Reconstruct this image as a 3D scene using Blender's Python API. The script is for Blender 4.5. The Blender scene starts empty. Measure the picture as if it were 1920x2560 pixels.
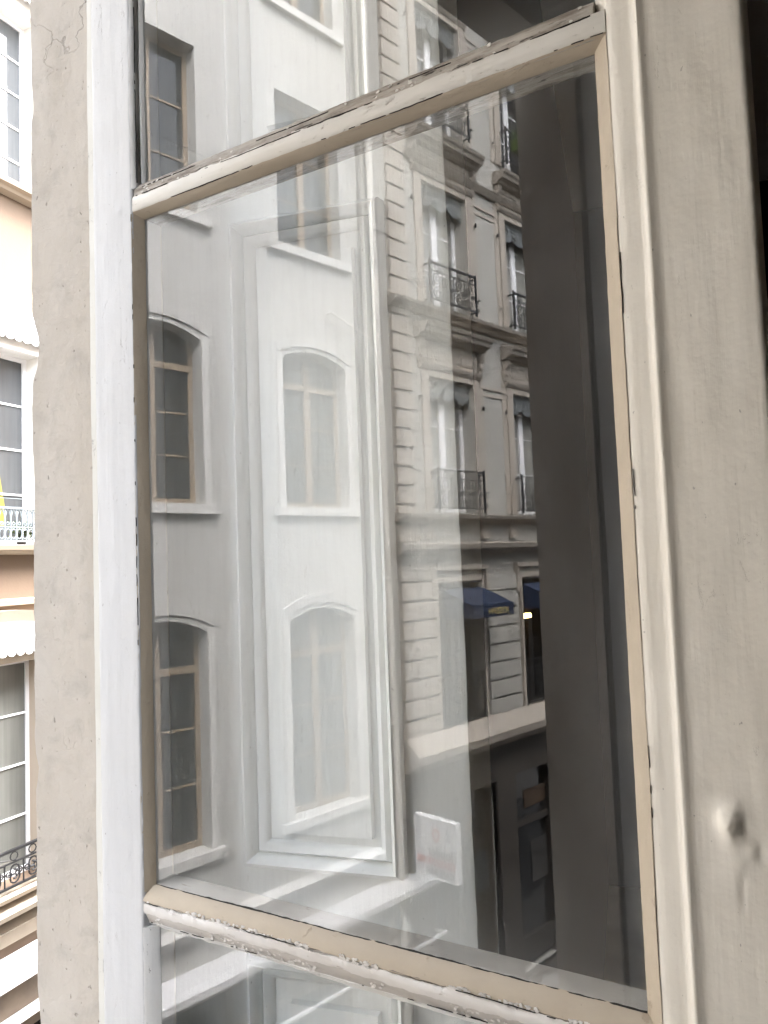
import bpy, math, random
from mathutils import Vector, Matrix, noise
R = math.radians
random.seed(7)
SC = bpy.context.scene
COL = SC.collection

# ------------------------------------------------------------------ camera
# origin of the world = the photographer's eye; +Y runs along the street, -X is out of the window
cam = bpy.data.cameras.new('camera')
cam.sensor_fit = 'AUTO'; cam.sensor_width = 36; cam.lens = 36 * 1930 / 2560
cam.clip_start = 0.02; cam.clip_end = 500
cam.dof.use_dof = False
camo = bpy.data.objects.new('camera', cam); COL.objects.link(camo)
YAW, PITCH, ROLL = R(17.335), R(3.570), R(-2.0915)
f = Vector((-math.sin(YAW) * math.cos(PITCH), math.cos(YAW) * math.cos(PITCH), math.sin(PITCH)))
r0 = f.cross(Vector((0, 0, 1))).normalized(); u0 = r0.cross(f)
r1 = math.cos(ROLL) * r0 + math.sin(ROLL) * u0; u1 = -math.sin(ROLL) * r0 + math.cos(ROLL) * u0
camo.matrix_world = Matrix(((r1.x, u1.x, -f.x, 0), (r1.y, u1.y, -f.y, 0), (r1.z, u1.z, -f.z, 0), (0, 0, 0, 1)))
SC.camera = camo

# ------------------------------------------------------------------ sky, sun, exposure
SUN_EL, SUN_AZ = 58, 65           # azimuth measured clockwise from +Y (towards +X)
w = bpy.data.worlds.new('World'); SC.world = w; w.use_nodes = True
nt = w.node_tree; bg = nt.nodes['Background']
sky = nt.nodes.new('ShaderNodeTexSky'); sky.sky_type = 'NISHITA'; sky.sun_disc = False
sky.sun_elevation = R(SUN_EL); sky.sun_rotation = R(SUN_AZ); sky.dust_density = 4; sky.air_density = 1.2; sky.ozone_density = 1
hs = nt.nodes.new('ShaderNodeHueSaturation'); hs.inputs['Saturation'].default_value = 0.42
nt.links.new(sky.outputs[0], hs.inputs['Color']); nt.links.new(hs.outputs[0], bg.inputs['Color'])
bg.inputs['Strength'].default_value = 0.15
sl = bpy.data.lights.new('sun', 'SUN'); sl.energy = 0.6; sl.angle = R(35); sl.color = (1, .985, .965)
so = bpy.data.objects.new('sun', sl); COL.objects.link(so)
sd = Vector((math.sin(R(SUN_AZ)) * math.cos(R(SUN_EL)), math.cos(R(SUN_AZ)) * math.cos(R(SUN_EL)), math.sin(R(SUN_EL))))
so.rotation_euler = sd.to_track_quat('Z', 'Y').to_euler(); so.location = (3, 0, 20)
SC.view_settings.view_transform = 'Standard'; SC.view_settings.look = 'None'
SC.view_settings.exposure = 4.05; SC.view_settings.gamma = 1
SC.cycles.use_denoising = True; SC.cycles.use_adaptive_sampling = False
SC.cycles.sample_clamp_indirect = 2.0; SC.cycles.caustics_reflective = False; SC.cycles.caustics_refractive = False
SC.cycles.max_bounces = 10; SC.cycles.diffuse_bounces = 6; SC.cycles.transparent_max_bounces = 16

# ------------------------------------------------------------------ materials
def new_mat(name):
    m = bpy.data.materials.new(name); m.use_nodes = True
    t = m.node_tree; return m, t, t.nodes['Principled BSDF']
def node(t, typ, **kw):
    n = t.nodes.new(typ)
    for k, v in kw.items():
        if k in n.inputs: n.inputs[k].default_value = v
        else: setattr(n, k, v)
    return n
def coords(t, scale=(1, 1, 1)):
    tc = node(t, 'ShaderNodeTexCoord'); mp = node(t, 'ShaderNodeMapping'); mp.inputs['Scale'].default_value = scale
    t.links.new(tc.outputs['Object'], mp.inputs['Vector']); return mp.outputs[0]
def ramp(t, src, stops):
    rp = node(t, 'ShaderNodeValToRGB'); el = rp.color_ramp.elements
    while len(el) < len(stops): el.new(0.5)
    for e, (p, c) in zip(el, stops):
        e.position = p; e.color = (c, c, c, 1) if not isinstance(c, tuple) else c + (1,)
    t.links.new(src, rp.inputs[0]); return rp.outputs[0]
def noi(t, vec, scale, detail=4, rough=.55, dist=0):
    n = node(t, 'ShaderNodeTexNoise', Scale=scale, Detail=detail, Roughness=rough, Distortion=dist)
    t.links.new(vec, n.inputs['Vector']); return n.outputs[0]
def mixc(t, fac, a, b):
    m = node(t, 'ShaderNodeMix', data_type='RGBA')
    for s, v in ((0, fac), (6, a), (7, b)):
        if isinstance(v, bpy.types.NodeSocket): t.links.new(v, m.inputs[s])
        elif s == 0: m.inputs[0].default_value = v
        else: m.inputs[s].default_value = v + (1,)
    return m.outputs[2]
def mth(t, op, a, b=None):
    m = node(t, 'ShaderNodeMath', operation=op)
    for i, v in enumerate((a, b)):
        if v is None: continue
        if isinstance(v, bpy.types.NodeSocket): t.links.new(v, m.inputs[i])
        else: m.inputs[i].default_value = v
    return m.outputs[0]
def bump(t, p, height, strength=.3, dist=.002, prev=None):
    b = node(t, 'ShaderNodeBump', Strength=strength, Distance=dist)
    t.links.new(height, b.inputs['Height'])
    if prev: t.links.new(prev, b.inputs['Normal'])
    t.links.new(b.outputs[0], p.inputs['Normal']); return b.outputs[0]

def simple(name, col, rough=.6, metal=0., var=.15, vscale=3., bmp=.15, bscale=40, bdist=.003):
    m, t, p = new_mat(name); v = coords(t)
    n = noi(t, v, vscale, 5)
    c = mixc(t, ramp(t, n, [(.3, 0.), (.7, 1.)]), tuple(x * (1 - var) for x in col), tuple(min(1, x * (1 + var * .6)) for x in col))
    t.links.new(c, p.inputs['Base Color']); p.inputs['Roughness'].default_value = rough; p.inputs['Metallic'].default_value = metal
    if bmp: bump(t, p, noi(t, v, bscale, 4), bmp, bdist)
    return m

def plaster(name, col, dirt=(.30, .27, .23), amount=.5, bmp=.25):
    """rendered street facade: big soft tone patches, vertical rain streaks, grain"""
    m, t, p = new_mat(name); v = coords(t); vs = coords(t, (1.6, 1.6, .16))
    a = ramp(t, noi(t, v, .9, 6, .6), [(.38, 0.), (.72, 1.)])
    s = ramp(t, noi(t, vs, 2.2, 5, .6), [(.52, 0.), (.78, 1.)])
    g = ramp(t, noi(t, v, 9, 6, .65), [(.45, 0.), (.75, 1.)])
    c = mixc(t, mth(t, 'MULTIPLY', a, .35 * amount), col, tuple(x * .72 for x in col))
    c = mixc(t, mth(t, 'MULTIPLY', s, .40 * amount), c, dirt)
    c = mixc(t, mth(t, 'MULTIPLY', g, .18 * amount), c, dirt)
    t.links.new(c, p.inputs['Base Color']); p.inputs['Roughness'].default_value = .9
    bump(t, p, noi(t, v, 35, 5, .6), bmp, .006)
    return m

def stone(name, col, k=1.):
    """old limestone jamb: mottling, blotches, pits, fine cracks"""
    m, t, p = new_mat(name); v = coords(t); vz = coords(t, (1, 1, .45))
    big = ramp(t, noi(t, vz, 6, 6, .62, .4), [(.35, 0.), (.68, 1.)])
    mid = ramp(t, noi(t, v, 24, 6, .65, .5), [(.50, 0.), (.74, 1.)])
    pit = ramp(t, noi(t, coords(t, (1, 1, .6)), 170, 3, .5), [(.67, 0.), (.73, 1.)])
    vo = node(t, 'ShaderNodeTexVoronoi', feature='DISTANCE_TO_EDGE', Scale=7.)
    nv = node(t, 'ShaderNodeTexNoise', Scale=20., Detail=6.); t.links.new(v, nv.inputs['Vector'])
    ad = node(t, 'ShaderNodeVectorMath', operation='MULTIPLY_ADD'); t.links.new(nv.outputs['Color'], ad.inputs[0])
    ad.inputs[1].default_value = (.16, .16, .16); t.links.new(vz, ad.inputs[2]); t.links.new(ad.outputs[0], vo.inputs['Vector'])
    crk = ramp(t, vo.outputs['Distance'], [(0., 1.), (.012, 0.)])
    crk = mth(t, 'MULTIPLY', crk, ramp(t, noi(t, v, 5, 3), [(.55, 0.), (.66, 1.)]))
    c = mixc(t, mth(t, 'MULTIPLY', big, min(1., .85 * k)), col, tuple(x * y for x, y in zip(col, (.78 / k ** .8, .745 / k ** .8, .69 / k ** .8))))
    c = mixc(t, mth(t, 'MULTIPLY', mid, min(1., .50 * k)), c, tuple(x * .55 for x in col))
    c = mixc(t, mth(t, 'MULTIPLY', pit, .55), c, (.12, .10, .09))
    c = mixc(t, mth(t, 'MULTIPLY', crk, .38), c, (.09, .075, .06))
    t.links.new(c, p.inputs['Base Color']); p.inputs['Roughness'].default_value = .88
    h = mth(t, 'SUBTRACT', mth(t, 'ADD', noi(t, v, 55, 7, .65), mth(t, 'MULTIPLY', noi(t, vz, 14, 4), 1.5)), mth(t, 'ADD', mth(t, 'MULTIPLY', crk, .6), mth(t, 'MULTIPLY', pit, .5)))
    bump(t, p, h, .55, .004)
    return m

def paint(name, col, chip=(.20, .16, .12), chip_amt=.5, speck=.6, rough=.42, stroke=(1, 1, .06), grime=.25, tint=None):
    """old brushed gloss paint on wood: brush strokes, drips, fly specks, small chips"""
    m, t, p = new_mat(name); v = coords(t); vb = coords(t, stroke)
    br = noi(t, vb, 160, 5, .6)
    lum = ramp(t, noi(t, v, 9, 5, .6), [(.35, 0.), (.75, 1.)])
    sp = ramp(t, noi(t, coords(t, (1.3, 1, .8)), 260, 2, .4), [(.765, 0.), (.79, 1.)])
    chm = mth(t, 'MULTIPLY', ramp(t, noi(t, coords(t, tuple(.35 if s < .5 else 1 for s in stroke)), 120, 8, .8, .6), [(.60, 0.), (.63, 1.)]), ramp(t, noi(t, v, 14, 3), [(.47, 0.), (.58, 1.)]))
    c = mixc(t, mth(t, 'MULTIPLY', lum, grime), col, tint or tuple(x * y for x, y in zip(col, (.78, .74, .66))))
    c = mixc(t, mth(t, 'MULTIPLY', ramp(t, br, [(.45, 0.), (.7, 1.)]), .10), c, tuple(x * .6 for x in col))
    c = mixc(t, mth(t, 'MULTIPLY', sp, speck), c, (.09, .075, .06))
    c = mixc(t, mth(t, 'MULTIPLY', chm, chip_amt), c, chip)
    t.links.new(c, p.inputs['Base Color']); p.inputs['Roughness'].default_value = rough
    h = mth(t, 'ADD', mth(t, 'MULTIPLY', br, .5), mth(t, 'ADD', mth(t, 'MULTIPLY', noi(t, v, 42, 4), 1.2), mth(t, 'MULTIPLY', chm, -1.2 * chip_amt)))
    bump(t, p, h, .55, .0016)
    return m

def glass_mat(name, ior=1.47, dust=.34, dcol=(.55, .56, .55)):
    """thin old window pane: reflecting both sides' worth on its front face, dusty film thickest along its edges"""
    m = bpy.data.materials.new(name); m.use_nodes = True; t = m.node_tree; t.nodes.clear()
    out = node(t, 'ShaderNodeOutputMaterial')
    fr = node(t, 'ShaderNodeFresnel', IOR=ior); geo = node(t, 'ShaderNodeNewGeometry')
    fac = mth(t, 'MULTIPLY', mth(t, 'MULTIPLY', fr.outputs[0], 2.), mth(t, 'SUBTRACT', 1., geo.outputs['Backfacing']))
    tr = node(t, 'ShaderNodeBsdfTransparent'); tr.inputs[0].default_value = (.988, .996, .992, 1)
    gl = node(t, 'ShaderNodeBsdfGlossy'); gl.inputs['Roughness'].default_value = 0.0; gl.inputs[0].default_value = (1, 1, 1, 1)
    mx = node(t, 'ShaderNodeMixShader'); t.links.new(fac, mx.inputs[0]); t.links.new(tr.outputs[0], mx.inputs[1]); t.links.new(gl.outputs[0], mx.inputs[2])
    tc = node(t, 'ShaderNodeTexCoord'); sx = node(t, 'ShaderNodeSeparateXYZ'); t.links.new(tc.outputs['Generated'], sx.inputs[0])
    def ed(s, k): return mth(t, 'MULTIPLY', mth(t, 'MINIMUM', s, mth(t, 'SUBTRACT', 1., s)), k)
    e = mth(t, 'MINIMUM', ed(sx.outputs[0], .75), ed(sx.outputs[2], .64))
    vz = coords(t, (1, 1, .55))
    e = mth(t, 'ADD', e, mth(t, 'MULTIPLY', mth(t, 'SUBTRACT', noi(t, vz, 22, 5, .6), .5), .035))
    edge = ramp(t, e, [(0., .6), (.010, .30), (.040, .11), (.085, 0.)])
    film = ramp(t, noi(t, coords(t, (1, 1, .7)), 5, 6, .65, .6), [(.42, 0.), (.8, .05)])
    spk = ramp(t, noi(t, v := coords(t), 420, 2, .4), [(.76, 0.), (.79, .9)])
    d = mth(t, 'MULTIPLY', mth(t, 'ADD', mth(t, 'ADD', edge, film), mth(t, 'MULTIPLY', spk, .6)), dust)
    d = mth(t, 'MULTIPLY', mth(t, 'MINIMUM', d, 1.), mth(t, 'SUBTRACT', 1., geo.outputs['Backfacing']))
    df = node(t, 'ShaderNodeBsdfDiffuse'); df.inputs[0].default_value = dcol + (1,)
    m2 = node(t, 'ShaderNodeMixShader'); t.links.new(d, m2.inputs[0]); t.links.new(mx.outputs[0], m2.inputs[1]); t.links.new(df.outputs[0], m2.inputs[2])
    t.links.new(m2.outputs[0], out.inputs['Surface'])
    return m

def far_glass(name, col, fold=.35, rough=.05, spec=.5, scale=9):
    """a pane seen from the street: curtain, dark room or reflection put into its colour, glossy in front"""
    m, t, p = new_mat(name); vs = coords(t, (1, 1, .05)); v = coords(t)
    n = ramp(t, noi(t, vs, scale, 4), [(.3, 0.), (.7, 1.)]); b = ramp(t, noi(t, v, 1.6, 4), [(.35, 0.), (.7, 1.)])
    c = mixc(t, n, tuple(x * (1 - fold) for x in col), col); c = mixc(t, mth(t, 'MULTIPLY', b, .45), c, tuple(x * .55 for x in col))
    t.links.new(c, p.inputs['Base Color']); p.inputs['Roughness'].default_value = rough; p.inputs['Specular IOR Level'].default_value = spec
    p.inputs['Coat Weight'].default_value = .4; p.inputs['Coat Roughness'].default_value = .02
    return m

M = dict(
    sash_white=paint('sash white paint', (.50, .503, .51), chip_amt=.25, speck=.5),
    sash_aged=paint('sash aged paint', (.715, .675, .60), chip_amt=.10, speck=.45, grime=.35),
    muntin_up=paint('flaking muntin paint', (.66, .64, .595), chip=(.24, .20, .15), chip_amt=.8, stroke=(.06, 1, 1), grime=.45),
    muntin_low=paint('peeling muntin paint', (.66, .635, .61), chip=(.26, .20, .15), chip_amt=.9, stroke=(.06, 1, 1), grime=.5),
    muntin_under=paint('greyed under paint', (.50, .47, .44), chip=(.16, .12, .09), chip_amt=.9, stroke=(.05, 1, 1), grime=.7),
    bare=paint('bare grimy wood', (.20, .17, .14), chip=(.04, .03, .03), chip_amt=.9, stroke=(.05, 1, 1), grime=.8),
    crack=simple('crack dirt and gap shade', (.02, .018, .016), .9),
    putty=paint('glazing putty', (.43, .365, .28), chip=(.30, .23, .16), chip_amt=.55, speck=.25, rough=.55, stroke=(.4, 1, .4), grime=.3),
    putty_old=paint('old painted putty', (.74, .735, .72), chip=(.10, .09, .08), chip_amt=.7, grime=.5),
    glass=glass_mat('old pane'),
    stone=stone('jamb limestone', (.50, .455, .40)), stone_sooty=stone('sooty jamb limestone', (.66, .60, .53), 1.7),
    frame=paint('frame grey paint', (.55, .54, .50), chip=(.10, .09, .08), chip_amt=.8, speck=.8, grime=.5),
    frame_shaded=paint('shaded grey frame paint', (.23, .24, .255), chip=(.10, .09, .08), chip_amt=.5, grime=.5),  # darker copy of the frame paint, near post's shading put into the colour
    panel=paint('reveal paint', (.86, .875, .875), chip_amt=.15, speck=.5, grime=.3),
    own=plaster('own facade plaster', (.56, .52, .46)),
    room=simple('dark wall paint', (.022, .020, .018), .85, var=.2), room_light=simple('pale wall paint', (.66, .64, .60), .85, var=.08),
    boards=simple('oak floorboards', (.36, .27, .18), .5, var=.2, vscale=6),
    A=plaster('white render', (.44, .432, .415), dirt=(.26, .25, .22), amount=.8),
    A_trim=plaster('white stone trim', (.53, .52, .505), amount=.4),
    wood=simple('varnished casement', (.27, .21, .15), .5, var=.25, vscale=12),
    B=plaster('grey render', (.385, .375, .35), amount=.6),
    B_stone=plaster('beige dressed stone', (.40, .36, .315), amount=.75, dirt=(.20, .16, .13)),
    B_dirty=plaster('sooty moulded stone', (.33, .295, .255), amount=1.3, dirt=(.12, .10, .085)),
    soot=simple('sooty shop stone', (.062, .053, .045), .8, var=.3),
    white=simple('white window paint', (.80, .80, .82), .4, var=.06),
    iron=simple('black wrought iron', (.022, .022, .024), .45, .3, var=.3),
    tin=simple('blue grey cast iron', (.20, .23, .25), .5, .2),
    lace=simple('tin valance grey', (.13, .14, .145), .6),
    lace_light=simple('tin scroll paint', (.34, .36, .36), .6),
    pane_pale=far_glass('curtained pane', (.30, .30, .28)),
    pane_grey=far_glass('net curtain pane', (.17, .175, .165), spec=.5),
    pane_dark=far_glass('dark pane', (.025, .026, .028), spec=.6),
    pane_blue=far_glass('blue grey reflection pane', (.085, .09, .095), spec=.6),  # bluish grey reflection put into the base colour
    pane_dim=far_glass('dim and shaded room pane', (.045, .047, .047), spec=.5),
    poster_brown=simple('brown poster', (.08, .05, .03), .6, var=.6, vscale=9), display_blue=simple('blue grey display', (.05, .065, .08), .5, var=.6, vscale=7), display_pale=simple('pale display card', (.055, .052, .05), .6, var=.6, vscale=9),
    pane_net=far_glass('grey net pane', (.105, .11, .105), spec=.5),
    zinc=simple('painted downpipe', (.70, .68, .63), .6, var=.12),
    C=plaster('ochre render', (.16, .112, .078), amount=.7, dirt=(.12, .08, .06)),
    C_trim=plaster('pale ochre stone', (.40, .34, .27), amount=.6, dirt=(.28, .22, .16)),
    C_white=simple('white surround paint', (.78, .76, .72), .6, var=.10, vscale=5),
    C_shutter=simple('inner shutter paint', (.42, .39, .33), .6, var=.1),
    awn_blue=simple('navy awning cloth', (.010, .021, .055), .75, var=.2),
    awn_white=simple('white awning cloth', (.70, .70, .71), .6, var=.05),
    gold=simple('gold lettering', (.48, .39, .16), .5),
    sign=simple('white sign face', (.58, .58, .60), .4, var=.03),
    red=simple('sign red', (.42, .09, .09), .5), ink=simple('sign dark ink', (.02, .025, .02), .5),
    green=simple('planter green', (.075, .115, .025), .5), leaf=simple('leaf green', (.07, .14, .03), .6, var=.5, vscale=30),
    yellow=simple('poster yellow', (.20, .18, .03), .5),
    shop=simple('dark shopfront', (.030, .024, .020), .5, var=.4), brown=simple('brown shopfront', (.15, .11, .075), .6, var=.3),
    asphalt=simple('asphalt', (.05, .05, .05), .9, var=.3), paving=simple('pavement slabs', (.22, .21, .20), .9, var=.2),
    cable=simple('cable', (.05, .05, .05), .6),
)
def grimy():
    m, t, p = new_mat('grimy flaked edge'); v = coords(t, (.12, 1, 1)); v2 = coords(t, (.4, 1, 1))
    a = ramp(t, noi(t, v, 190, 6, .7), [(.40, 0.), (.62, 1.)]); b = ramp(t, noi(t, v2, 60, 6, .7), [(.45, 0.), (.6, 1.)]); k = ramp(t, noi(t, v, 320, 5, .65), [(.60, 0.), (.64, 1.)])
    c = mixc(t, a, (.42, .38, .33), (.17, .14, .115)); c = mixc(t, mth(t, 'MULTIPLY', b, .6), c, (.50, .47, .42)); c = mixc(t, mth(t, 'MULTIPLY', k, .85), c, (.03, .025, .02))
    t.links.new(c, p.inputs['Base Color']); p.inputs['Roughness'].default_value = .8
    bump(t, p, mth(t, 'SUBTRACT', noi(t, v, 140, 6, .7), k), .7, .002); return m
M['grimy'] = grimy()
lm, lt, lp = new_mat('warm lamp'); lp.inputs['Emission Color'].default_value = (1, .62, .22, 1); lp.inputs['Emission Strength'].default_value = 9
M['lamp'] = lm

# ------------------------------------------------------------------ mesh builder
class MB:
    def __init__(s): s.v = []; s.f = []; s.smooth = False
    def add(s, vs, fs):
        b = len(s.v); s.v += [tuple(p) for p in vs]; s.f += [tuple(b + i for i in q) for q in fs]; return s
    def box(s, x0, x1, y0, y1, z0, z1):
        return s.add([(x0, y0, z0), (x1, y0, z0), (x1, y1, z0), (x0, y1, z0), (x0, y0, z1), (x1, y0, z1), (x1, y1, z1), (x0, y1, z1)],
                     [(0, 3, 2, 1), (4, 5, 6, 7), (0, 1, 5, 4), (1, 2, 6, 5), (2, 3, 7, 6), (3, 0, 4, 7)])
    def quad(s, a, b, c, d): return s.add([a, b, c, d], [(0, 1, 2, 3)])
    def prism(s, prof, x0, x1, axis='x'):
        """closed profile [(a,b)] extruded along an axis: x -> (t,a,b), y -> (a,t,b), z -> (a,b,t)"""
        mp = {'x': lambda t, a, b: (t, a, b), 'y': lambda t, a, b: (a, t, b), 'z': lambda t, a, b: (a, b, t)}[axis]
        n = len(prof); vs = [mp(x0, *p) for p in prof] + [mp(x1, *p) for p in prof]
        return s.add(vs, [tuple(range(n))[::-1], tuple(range(n, 2 * n))] + [(i, (i + 1) % n, n + (i + 1) % n, n + i) for i in range(n)])
    def tube(s, pts, r, k=6, closed=False):
        pts = [Vector(p) for p in pts]; n = len(pts); rings = []
        for i, p in enumerate(pts):
            a = pts[(i - 1) % n] if closed or i else pts[0]; b = pts[(i + 1) % n] if closed or i < n - 1 else pts[-1]
            d = (b - a).normalized(); h = Vector((0, 0, 1)) if abs(d.z) < .9 else Vector((0, 1, 0))
            x = d.cross(h).normalized(); y = d.cross(x)
            rings.append([p + x * r * math.cos(q * 2 * math.pi / k) + y * r * math.sin(q * 2 * math.pi / k) for q in range(k)])
        vs = [q for g in rings for q in g]; fs = []
        for i in range(n if closed else n - 1):
            j = (i + 1) % n
            fs += [(i * k + q, i * k + (q + 1) % k, j * k + (q + 1) % k, j * k + q) for q in range(k)]
        if not closed: fs += [tuple(range(k))[::-1], tuple(range((n - 1) * k, n * k))]
        return s.add(vs, fs)
    def build(s, name, mat, parent=None, smooth=False, angle=35, loc=(0, 0, 0)):
        me = bpy.data.meshes.new(name); me.from_pydata(s.v, [], s.f); me.update()
        import bmesh
        bm = bmesh.new(); bm.from_mesh(me); bmesh.ops.recalc_face_normals(bm, faces=bm.faces); bm.to_mesh(me); bm.free()
        for m in (mat if isinstance(mat, list) else [mat]): me.materials.append(m)
        if smooth:
            me.polygons.foreach_set('use_smooth', [True] * len(me.polygons)); me.set_sharp_from_angle(angle=R(angle))
        o = bpy.data.objects.new(name, me); COL.objects.link(o); o.location = loc
        if parent: o.parent = parent
        return o
def tag(o, label=None, cat=None, group=None, kind=None):
    if label: o['label'] = label
    if cat: o['category'] = cat
    if group: o['group'] = group
    if kind: o['kind'] = kind
    return o
def empty(name, loc, rz, label, cat, group=None):
    o = bpy.data.objects.new(name, None); COL.objects.link(o); o.location = loc; o.rotation_euler = (0, 0, rz)
    o.empty_display_size = .2
    return tag(o, label, cat, group)
def copy_part(o, loc, parent):
    c = o.copy(); COL.objects.link(c); c.parent = parent; c.location = loc
    for ch in o.children:
        d = ch.copy(); COL.objects.link(d); d.parent = c
    return c
def fn(t, seed, fr):  # 1-D wandering noise in -1..1
    return noise.noise(Vector((t * fr, seed * 7.31, seed * 1.7)))
def rag(t, seed, lo=9, hi=110, mix=.5):
    return fn(t, seed, lo) + mix * fn(t, seed + 3.3, hi) + .35 * mix * fn(t, seed + 9.1, 420)
def sweep(mb, prof, t0, t1, n, mp, seed=1, extra=None):
    """profile of (a, b, jitter_a, jitter_b) swept along t; mp(t,a,b) -> xyz; edges wander by the jitters"""
    k = len(prof); vs = []
    for i in range(n + 1):
        t = t0 + (t1 - t0) * i / n
        for j, p in enumerate(prof):
            a, b = p[0], p[1]
            if len(p) > 2: a += p[2] * rag(t, seed + j * 2.1); b += p[3] * rag(t, seed + j * 2.1 + 40)
            q = mp(t, a, b); vs.append(extra(q) if extra else q)
    fs = [(i * k + j, i * k + (j + 1) % k, (i + 1) * k + (j + 1) % k, (i + 1) * k + j) for i in range(n) for j in range(k)]
    fs += [tuple(range(k))[::-1], tuple(range(n * k, n * k + k))]
    return mb.add(vs, fs)
def text_mesh(name, s, size, mat, parent, depth=.004, bold=0.0, loc=(0, 0, 0), rot=(0, 0, 0), sx=1.0):
    cu = bpy.data.curves.new(name, 'FONT'); cu.body = s; cu.size = size; cu.extrude = depth; cu.offset = bold; cu.align_x = 'LEFT'
    tmp = bpy.data.objects.new(name + '_curve', cu); COL.objects.link(tmp); bpy.context.view_layer.update()
    me = bpy.data.meshes.new_from_object(tmp.evaluated_get(bpy.context.evaluated_depsgraph_get()))
    bpy.data.objects.remove(tmp); bpy.data.curves.remove(cu)
    me.materials.clear(); me.materials.append(mat)
    o = bpy.data.objects.new(name, me); COL.objects.link(o); o.parent = parent; o.location = loc; o.rotation_euler = rot; o.scale = (sx, 1, 1)
    return o

GROUND = -7.2
# ------------------------------------------------------------------ ground
g = MB().box(-60, 60, -80, 80, GROUND - .4, GROUND - .13); tag(g.build('street', M['asphalt']), kind='structure')
tag(MB().box(-9.2, -6.1, -40, 40, GROUND - .13 + .004, GROUND).build('pavement', M['paving']), kind='structure')
tag(MB().box(-2.0, 6.0, -40, 40, GROUND - .13 + .004, GROUND).build('pavement', M['paving']), kind='structure')

# ------------------------------------------------------------------ facades helper
def wall(mb, x0, x1, z0, z1, holes, depth, y=0., back=8., shell=True):
    """street wall with window openings (x0,x1,z0,z1,arch_rise) and their reveals"""
    xs = sorted({x0, x1} | {h[0] for h in holes} | {h[1] for h in holes}); zs = sorted({z0, z1} | {h[2] for h in holes} | {h[3] for h in holes})
    for i in range(len(xs) - 1):
        for j in range(len(zs) - 1):
            cx, cz = (xs[i] + xs[i + 1]) / 2, (zs[j] + zs[j + 1]) / 2
            if any(h[0] < cx < h[1] and h[2] < cz < h[3] for h in holes): continue
            mb.quad((xs[i], y, zs[j]), (xs[i], y, zs[j + 1]), (xs[i + 1], y, zs[j + 1]), (xs[i + 1], y, zs[j]))
    for (a, b, c, d, rise) in holes:
        e = y - depth; sp = d - rise
        mb.quad((a, y, c), (a, e, c), (a, e, sp), (a, y, sp)); mb.quad((b, y, c), (b, y, sp), (b, e, sp), (b, e, c))
        mb.quad((a, y, c), (b, y, c), (b, e, c), (a, e, c))
        N = 14 if rise else 1
        def ar(u): return (a + (b - a) * u, sp + rise * (1 - (2 * u - 1) ** 2))
        for i in range(N):
            p, q = ar(i / N), ar((i + 1) / N)
            mb.quad((p[0], y, p[1]), (q[0], y, q[1]), (q[0], e, q[1]), (p[0], e, p[1]))
            if rise: mb.quad((p[0], y, p[1]), (p[0], y, d), (q[0], y, d), (q[0], y, q[1]))
    if shell:
        b = y - back
        mb.quad((x0, y, z0), (x0, y, z1), (x0, b, z1), (x0, b, z0)); mb.quad((x1, y, z0), (x1, b, z0), (x1, b, z1), (x1, y, z1))
        mb.quad((x0, y, z1), (x1, y, z1), (x1, b, z1), (x0, b, z1)); mb.quad((x0, b, z0), (x0, b, z1), (x1, b, z1), (x1, b, z0))
    return mb
def spiral(cx, cz, r0, r1, a0, turns, n=18, y=0.):
    return [(cx + (r0 + (r1 - r0) * i / n) * math.cos(a0 + turns * 2 * math.pi * i / n), y, cz + (r0 + (r1 - r0) * i / n) * math.sin(a0 + turns * 2 * math.pi * i / n)) for i in range(n + 1)]
def casement(w, h, mat, pane_mat, parent, y, rows=3, st=.055, mid=.10, transom=None, two_pane=None, bar=.022):
    """a two-leaf window, local origin = bottom centre of the opening in the wall face; frame part with its panes as sub-part"""
    m = MB(); a = w / 2
    m.box(-a, -a + st, y - .05, y, 0, h); m.box(a - st, a, y - .05, y, 0, h)
    m.box(-a + st, a - st, y - .05, y - .004, 0, .07); m.box(-a + st, a - st, y - .05, y - .004, h - .06, h)
    m.box(-mid / 2, mid / 2, y - .05, y + .012, .07, h - .06)
    z1 = h - .06
    if transom: m.box(-a + st, a - st, y - .05, y + .016, transom, transom + .075)
    top = transom or z1
    for k in range(1, rows):
        z = .07 + (top - .07) * k / rows
        m.box(-a + st, -mid / 2, y - .045, y - .012, z - bar / 2, z + bar / 2); m.box(mid / 2, a - st, y - .045, y - .012, z - bar / 2, z + bar / 2)
    fr = m.build('window', mat, parent)
    MB().box(-a + .01, a - .01, y - .035, y - .028, .02, h + .02).build('pane', pane_mat, fr)
    return fr
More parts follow.
